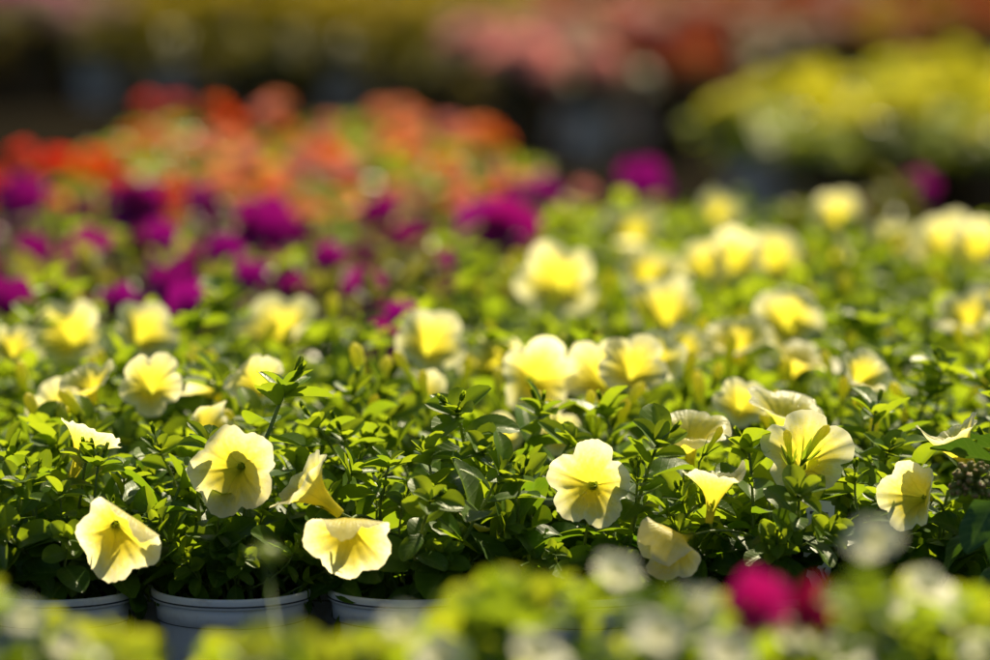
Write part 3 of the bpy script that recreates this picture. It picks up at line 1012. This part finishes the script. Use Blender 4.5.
PLUM = [corolla(640 + k, nr=10, lobe=6, R=0.026, ruffle=.004).mesh('flower', ['plum' if k else 'purple']) for k in range(3)]
for q in pr:
    if q['px'] > 600 and random.random() < .6:
        continue
    for k in range(random.choice((1, 1, 2))):
        a, r = random.random() * 6.28, 0.05 * math.sqrt(random.random())
        dv = (random.uniform(-.8, .8), random.uniform(-.9, .3), random.uniform(0, .8))
        link('flower', random.choice(PLUM), q['e'], mat4(frame(dv, random.random() * 6), (r * math.cos(a), r * math.sin(a), random.uniform(.185, .225)), random.uniform(.6, 1.0)))

# ------------------------------------------------------------------ labels of the petunias
FRONT = {}
fr = sorted([q for q in roots if q['row'] == 0], key=lambda q: q['px'])
FRONT_LABEL = ['grey-potted yellow petunia, leftmost of the front row, with a flower folded over at its side',
               'yellow petunia in grey pot with a round frontal flower high above its fully visible rim',
               'grey-potted yellow petunia with one nodding flower hanging right over the pot rim',
               'front row yellow petunia with a dewy open flower facing the camera squarely',
               'front row yellow petunia with two buds before a wide flower and a folded flower below',
               'front row yellow petunia with a sideways pale flower beside the dark-leaved bud cluster']
for q, l in zip(fr, FRONT_LABEL):
    q['e']['label'] = l
    q['named'] = True
sec = sorted([q for q in roots if q['row'] == 1 and q['kind'] == 'yellow'], key=lambda q: q['px'])
SECOND = ['at the photo\'s left end', 'between the first two front pots', 'between the second and third front pots', 'between the third and fourth front pots',
          'bearing the lower white-rimmed upturned flower', 'bearing the highest white-rimmed upturned flower', 'at the photo\'s right end behind the bud cluster', 'beyond the last front pot']
for q, l in zip(sec, SECOND):
    q['e']['label'] = 'yellow petunia just behind the front row, ' + l
    q['named'] = True
used = set()
for q in roots:
    if q.get('named'):
        continue
    if q['kind'] == 'yellow':
        if q['desc']:
            q['e']['label'] = 'blurred yellow petunia bearing ' + q['desc'][0]
        else:
            zone = 'left of the big round cream flower' if q['px'] < 275 else ('between the big round cream flower and the trio' if q['px'] < 634 else 'right of the trio of cream flowers')
            q['e']['label'] = 'blurred yellow petunia in the crowded rows ' + zone
            q['e']['group'] = GROUP_Y + ' ' + zone
    else:
        zone = 'on the left half of the bed' if q['px'] < 330 else ('near the orange flowers\' right end' if q['px'] < 620 else 'in the thin strip behind the yellow rows')
        q['e']['label'] = 'blurred purple petunia ' + zone
        q['e']['group'] = GROUP_P + ' ' + zone

# ------------------------------------------------------------------ flower beds behind
LIME_MB = [shoot(800 + k, H=0.12, nleaf=13, Lmax=0.045, Wr=0.6, hairy=False, dew=False, res=(7, 5), sepals=False) for k in range(4)]
BG_FOL = [merged_foliage(820 + k, LIME_MB, n=15, spread=1.2, under=6, hmax=1.2) for k in range(3)]
FOL = {k: [f.mesh('foliage', [k, 'stem', 'dew']) for f in BG_FOL] for k in ('lime_leaf', 'olive_leaf', 'bronze_leaf', 'leaf')}
HEADS = {k: [flower_head(840 + j, R=0.032, n=18, petal=0.015).mesh('flower_head', [k, 'stem']) for j in range(2)] for k in
         ('red', 'orange', 'coral', 'pink', 'lemon', 'gold', 'salmon', 'brick', 'blush', 'orchid')}


def bed_plant(x, y, top, leafk, colours, nh, label, group, hs=1.0, spread=0.06, pot=True):
    e = thing('potted_flower', (x, y, 0), label, 'flower', group)
    add_pot(e, FAR_POT if pot else DARK_POT)
    sc_ = (top - 0.095) / 0.135
    low = 0.035 if leafk == 'olive_leaf' else 0.0
    link('foliage', random.choice(FOL[leafk]), e, Matrix.Translation((0, 0, 0.095 * (1 - sc_) - low)) @ Matrix.Rotation(random.random() * 6, 4, 'Z') @ Matrix.Diagonal((1.1, 1.1, sc_, 1)))
    for k in range(nh):
        a, r = random.random() * 6.28, spread * math.sqrt(random.random())
        c = random.choice(colours)
        z = top + random.uniform(-0.02, 0.03) - 0.25 * r
        link('flower_head', random.choice(HEADS[c]), e, mat4(frame((math.cos(a) * r * 6, math.sin(a) * r * 6 - .25, 1)), (r * math.cos(a), r * math.sin(a), z), hs * random.uniform(.8, 1.15)))
    return e


def mid_colours(px):
    if px < 60:
        return ['red', 'red', 'brick'], 'bronze_leaf', 'scarlet'
    if px < 200:
        return ['red', 'red', 'red', 'orange'], 'lime_leaf', 'red and orange'
    if px < 360:
        return ['orange', 'coral', 'orange', 'coral', 'pink'], 'lime_leaf', 'orange'
    if px < 520:
        return ['coral', 'coral', 'orange', 'pink'], 'lime_leaf', 'coral orange'
    return ['pink', 'coral', 'pink'], 'lime_leaf', 'pink'


y = 5.58
r = 0
while y < 6.6:
    for k in range(-10, 6):
        x = k * 0.15 + 0.075 * (r % 2) + random.uniform(-.02, .02)
        px_, py_, _ = project((x, y, 0.26))
        if px_ < -50 or px_ > 575 - 14 * r:
            continue
        if px_ < 90 and r > 2:
            continue
        cols, lf, nm = mid_colours(px_ + random.uniform(-25, 25))
        bed_plant(x, y, 0.186 + random.uniform(-.03, .03) + (0.007 * r), lf, cols, random.choice((4, 5, 6, 8)), f'{nm} flower with lime leaves in the blurred bed behind the purple petunias',
                  f'{nm} flowers in the bed behind the purple petunias', .58, 0.075)
    r += 1
    y += 0.15


# lemon yellow bed at right and pink pots before it
def fbed(px, y, top, leafk, cols, nh, label, group, hs=1.2):
    white = 90 < px < 240 or 330 < px < 410 or 540 < px < 660 or 755 < px < 830
    x = (px - 495) / F * (y * cp + 0.05)
    bed_plant(x, y, top, leafk, cols, nh, label, group, hs, 0.085, white)


for rr, (yy, p0, p1) in enumerate([(7.45, 765, 1060), (7.65, 780, 1060), (7.85, 795, 1060), (8.05, 800, 1050), (8.3, 850, 1050), (8.55, 900, 1050)]):
    px = p0 + 18 * (rr % 2)
    while px < p1:
        fbed(px + random.uniform(-8, 8), yy + random.uniform(-.04, .04) - (px - 735) * 0.0004, 0.185 + 0.006 * rr, 'lime_leaf', ['lemon'], random.choice((2, 3, 4)),
             'lemon yellow flower in the blurred mound of the far bed at right', 'lemon yellow flowers in the far right bed', .95)
        px += 78
for rr, (yy, p0, p1) in enumerate([(8.9, 520, 690), (9.25, 490, 700), (9.6, 480, 720)]):
    px = p0
    while px < p1:
        fbed(px + random.uniform(-8, 8), yy, 0.20 + .012 * rr, 'bronze_leaf', ['blush', 'pink', 'blush'] if px < 640 else ['brick', 'salmon', 'brick'], 6,
             'blush pink flower in pale pot beyond the dark gap right of the orange bed' if px < 640 else 'brick red flower between the blush pink pots and the lemon bed',
             'blush pink flowers in the far bed' if px < 640 else 'brick red flowers in the far bed')
        px += 78
for rr, yy in enumerate([10.0, 10.3, 10.6, 10.9, 11.2, 11.5, 11.8]):
    px = -40 + 30 * (rr % 2)
    while px < 1040:
        top = 0.21 + 0.014 * rr
        front = np.interp(px, [-100, 100, 420, 470, 1100], [10.9, 10.5, 10.2, 9.5, 9.5])
        if yy >= front - 0.1:
            if px < 80 and rr < 6:
                a = ('orchid', ['orchid', 'orchid', 'orchid', 'blush'], 'bronze_leaf', 'orchid pink flower at the far left end of the rear bed')
            elif px < 115:
                a = ('blush', ['blush', 'gold'], 'olive_leaf', 'dusty pink flower between the orchid pink and the golden ones far behind')
            elif px < 540:
                a = ('gold', ['gold'], 'olive_leaf', 'dull golden flower with olive leaves in the rear bed')
            elif px < 860:
                a = ('salmon', ['salmon', 'salmon', 'brick', 'blush'] if rr < 4 else ['salmon', 'gold', 'brick'], 'bronze_leaf', 'salmon red flower in the rear bed behind the blush pink pots')
            else:
                a = ('rust', ['brick', 'salmon', 'gold'], 'bronze_leaf', 'rust red flower behind the lemon yellow bed')
            fbed(px + random.uniform(-8, 8), yy, top, a[2], a[1], 5, a[3], a[0] + ' flowers in the rear bed', 1.2)
        px += 72

# ------------------------------------------------------------------ blurred plants nearest the camera
CREAM = [corolla(900 + k, R=0.017, nr=10, lobe=8, ruffle=.0014, deep=.012).mesh('flower', ['cream']) for k in range(3)]
FG_SHOOT = [shoot(920 + k, H=0.14, nleaf=12, Lmax=0.034, Wr=0.42, hairy=False, dew=False, res=(8, 5), sepals=False) for k in range(6)]
FG_ME = [(a.mesh('shoot', ['stem', 'hair']), b.mesh('leaves', ['lime_leaf' if k % 3 == 0 else 'leaf', 'dew'])) for k, (a, b) in enumerate(FG_SHOOT)]
fg = []
for px, d, lab in [(20, 2.44, 'blurred lime-leaved plant nearest the camera at the lower left corner'), (165, 2.36, 'blurred lime-leaved plant in front of the first two grey pots'),
                   (310, 2.42, 'blurred lime-leaved plant before the second grey pot with a round bud on a tall stalk'), (450, 2.34, 'blurred lime-leaved plant with cream flowers before the third grey pot'),
                   (590, 2.44, 'blurred cream-flowered plant just left of the magenta bloom'), (735, 2.36, 'blurred plant carrying one magenta and one crimson flower'),
                   (880, 2.42, 'blurred plant under the tall bright cream flower at lower right'), (1010, 2.36, 'blurred cream-flowered plant at the lower right corner')]:
    x = (px - 495) / F * d
    e = thing('potted_flower', (x, d - 0.06, 0), lab, 'flower', 'blurred plants nearest the camera')
    add_pot(e, POT)
    fg.append(dict(e=e, x=x, y=d - 0.06, px=px))


def fg_owner(p):
    return min(fg, key=lambda q: abs(q['x'] - p.x))


def fg_item(px, py, d, me, size, name='flower', f=(0, .8, .5), q=None):
    p = at_depth(px, py, d)
    q = q or fg_owner(p)
    dirv = Vector((f[0], -f[1], f[2])).normalized()
    m = mat4(frame(dirv, random.random() * 6), p, size)
    o = link(name, me, q['e'], local(q['e'], m))
    mb = MB()
    base = m @ Vector((0, 0, -0.012 if name == 'flower' else 0))
    a = Vector((q['x'], q['y'], 0.11))
    inv = m.inverted()
    tube(mb, [inv @ t for t in bez(a, a + Vector((0, 0, .08)), base - dirv * .02 - Vector((0, 0, .03)), base, 10)], 0.0011 / size, 0.0010 / size, 6, (.5, .5, .8))
    link('stalk', mb.mesh('stalk', ['stem']), o)
    return o


def fg_top(px):
    return np.interp(px, [0, 60, 150, 250, 330, 430, 520, 620, 720, 800, 860, 920, 990], [606, 620, 640, 650, 642, 624, 582, 584, 612, 614, 586, 598, 602])


for q in fg:
    for k in range(11):
        px = q['px'] + random.uniform(-95, 95)
        d = random.uniform(2.28, 2.55)
        tipp = at_depth(px, fg_top(px) + random.choice((random.uniform(-14, 20), random.uniform(10, 75))), d)
        base = Vector((q['x'] + random.uniform(-.02, .02), q['y'] + random.uniform(-.02, .02), 0.10))
        v = tipp - base
        a, b = random.choice(FG_ME)
        so = link('shoot', a, q['e'], local(q['e'], mat4(frame(v, random.random() * 6), base, v.length / 0.15)))
        link('leaves', b, so)
for px, py, d, s in [(872, 536, 2.42, 1.15), (618, 570, 2.45, .95), (500, 592, 2.4, 1.0), (690, 610, 2.36, 1.15), (660, 630, 2.3, 1.1), 
                     (790, 630, 2.36, .9), (930, 585, 2.42, 1.0), (960, 612, 2.4, .9), (845, 650, 2.36, .9), (400, 622, 2.4, .9), (540, 652, 2.3, 1.1),
                     (70, 640, 2.4, .9), (25, 615, 2.42, .8), (730, 650, 2.3, 1.0), (985, 648, 2.36, 1.0), (440, 655, 2.3, 1.0), (890, 600, 2.42, .8)]:
    fg_item(px, py, d, random.choice(CREAM), s * .84, f=(random.uniform(-.4, .4), .5, random.uniform(.5, 1)))
MAG = corolla(950, R=0.024, nr=12, lobe=8, ruffle=.003).mesh('flower', ['magenta'])
CRI = corolla(951, R=0.022, nr=12, lobe=8, ruffle=.003).mesh('flower', ['crimson'])
fg_item(758, 603, 2.36, MAG, .72, f=(.2, .9, .3))
fg_item(814, 606, 2.36, CRI, .66, f=(.3, .8, .2), q=fg[5])
hd = MB()
v_, f_ = ico()
hd.add(v_ * np.array((0.009, 0.009, 0.0075)), f_, (0.2, 0.5, 0.4), 0)
random.seed(4)
for k in range(26):
    a, el = random.random() * 6.28, random.uniform(0.1, 1.5)
    leaf(hd, leaf_dir(a, el, (0.006 * math.cos(a), 0.006 * math.sin(a), 0)), 0.009, 0.004, -.2, .3, .5, 5, 3, obov=.8)
fg_item(268, 556, 2.62, hd.mesh('flower_bud', ['stem']), 0.85, name='flower_bud', f=(0, .1, 1))

# ------------------------------------------------------------------ the dark-leaved plant with bud cluster at the right end
lx = (1118 - 495) / F * 3.2
e = thing('potted_lantana', (lx, 3.2, 0), 'dark wrinkled-leaved plant with a cluster of pink and green buds at the right end', 'plant')
add_pot(e, POT)
random.seed(33)
head = at_depth(972, 484, 3.13)
hb = MB()
for k in range(34):
    q = math.sqrt((k + .5) / 34)
    a = k * 2.39996
    el = (1 - q) * PI / 2 + .05
    dv = Vector((math.cos(a) * math.cos(el), math.sin(a) * math.cos(el), math.sin(el)))
    fb = furled_bud(960 + k, 0.011, 0.0021)
    hb.merge(fb, mat4(frame(dv), dv * 0.0045, random.uniform(.8, 1.15)))
hm = mat4(frame((-.15, -.75, .75)), head, 1.05)
ho = link('bud_cluster', hb.mesh('bud_cluster', ['lantana_bud']), e, local(e, hm))
sb = MB()
a0 = Vector((lx, 3.2, .1))
tube(sb, [p - e.location for p in bez(a0, a0 + Vector((-.02, 0, .06)), head + Vector((.03, .03, -.03)), head, 12)], .0028, .0018, 8, (.5, .5, .2))
tube(sb, [p - e.location for p in bez(a0, a0 + Vector((0, 0, .06)), Vector((lx - .05, 3.22, .17)), Vector((lx - .075, 3.2, .19)), 10)], .0028, .0018, 8, (.5, .5, .2))
link('stem', sb.mesh('stem', ['stem']), e)
for (px, py, d, az, el, L, rl) in [(1000, 462, 3.16, 2.75, .25, .052, .5), (995, 500, 3.10, 3.9, -.75, .045, -.3), (1005, 515, 3.12, 4.6, -.9, .048, .2), (1010, 450, 3.22, 2.4, .1, .05, .6), (1020, 560, 3.12, 3.6, -.5, .06, .3),
                               (1000, 590, 3.14, 3.3, -.5, .05, 0), (975, 530, 3.17, 3.7, -.7, .05, .4), (1030, 500, 3.1, 4.2, -.3, .05, .1), (960, 565, 3.2, 3.2, -.3, .05, .5), (1015, 540, 3.18, 3.0, -.1, .055, .5)]:
    lb = MB()
    p = at_depth(px, py, d)
    leaf(lb, leaf_dir(az, el, p - e.location, rl), L, L * .62, random.uniform(.2, .7), .25, random.uniform(.1, .6), 14, 9, obov=.72, wave=.2)
    link('leaf', lb.mesh('leaf', ['dark_leaf']), e)

# ------------------------------------------------------------------ plant tag stuck in the fifth pot
tp = at_depth(816, 506, 3.21)
tg = thing('plant_tag', (tp.x, tp.y, tp.z - 0.068), 'white plant tag with dark printed lines stuck in the soil between petunia leaves', 'tag', rotz=0.15)
import bmesh


def box(name, size, centre, mat, parent, bevel=0.0):
    b = bmesh.new()
    bmesh.ops.create_cube(b, size=1)
    for v in b.verts:
        v.co = Vector((v.co.x * size[0], v.co.y * size[1], v.co.z * size[2])) + Vector(centre)
    if bevel:
        bmesh.ops.bevel(b, geom=[x for x in b.edges if abs((x.verts[0].co - x.verts[1].co).y) > size[1] * .5], offset=bevel, segments=3, affect='EDGES')
    me = bpy.data.meshes.new(name)
    b.to_mesh(me)
    b.free()
    me.materials.append(M[mat])
    return link(name, me, parent)


tgt = box('card', (0.022, 0.0008, 0.075), (0, 0, 0.034), 'tag', tg, .003)
for k, wd in enumerate((0.014, 0.010)):
    box('printed_line', (wd, 0.0006, 0.0022), (-0.001, -0.0006, 0.062 - 0.005 * k), 'ink', tgt)
tg.rotation_euler = (-0.2, 0.12, 0.25)

# ------------------------------------------------------------------ light
sl = bpy.data.lights.new('sun', 'SUN')
sl.energy = 5.0
sl.angle = math.radians(0.5)
sl.color = (1.0, 0.87, 0.58)
so = bpy.data.objects.new('sun', sl)
COL.objects.link(so)
so.rotation_euler = sd.to_track_quat('Z', 'Y').to_euler()
w = bpy.data.worlds.new('World')
scene.world = w
w.use_nodes = True
wn = w.node_tree.nodes
wl = w.node_tree.links
sky = wn.new('ShaderNodeTexSky')
sky.sky_type = 'NISHITA'
sky.sun_disc = False
sky.sun_elevation = SUN_EL
sky.sun_rotation = SUN_AZ
bgn = wn['Background']
bgn.inputs[1].default_value = 0.05
wl.new(sky.outputs[0], bgn.inputs[0])
scene.view_settings.view_transform = 'Standard'
scene.view_settings.look = 'None'
scene.view_settings.gamma = 1
scene.view_settings.exposure = 1.0
scene.view_settings.use_curve_mapping = False
scene.cycles.use_denoising = True
scene.cycles.max_bounces = 7
scene.cycles.diffuse_bounces = 4
scene.cycles.transmission_bounces = 4
scene.cycles.transparent_max_bounces = 12
scene.cycles.sample_clamp_indirect = 6
scene.cycles.caustics_reflective = False
scene.cycles.caustics_refractive = False
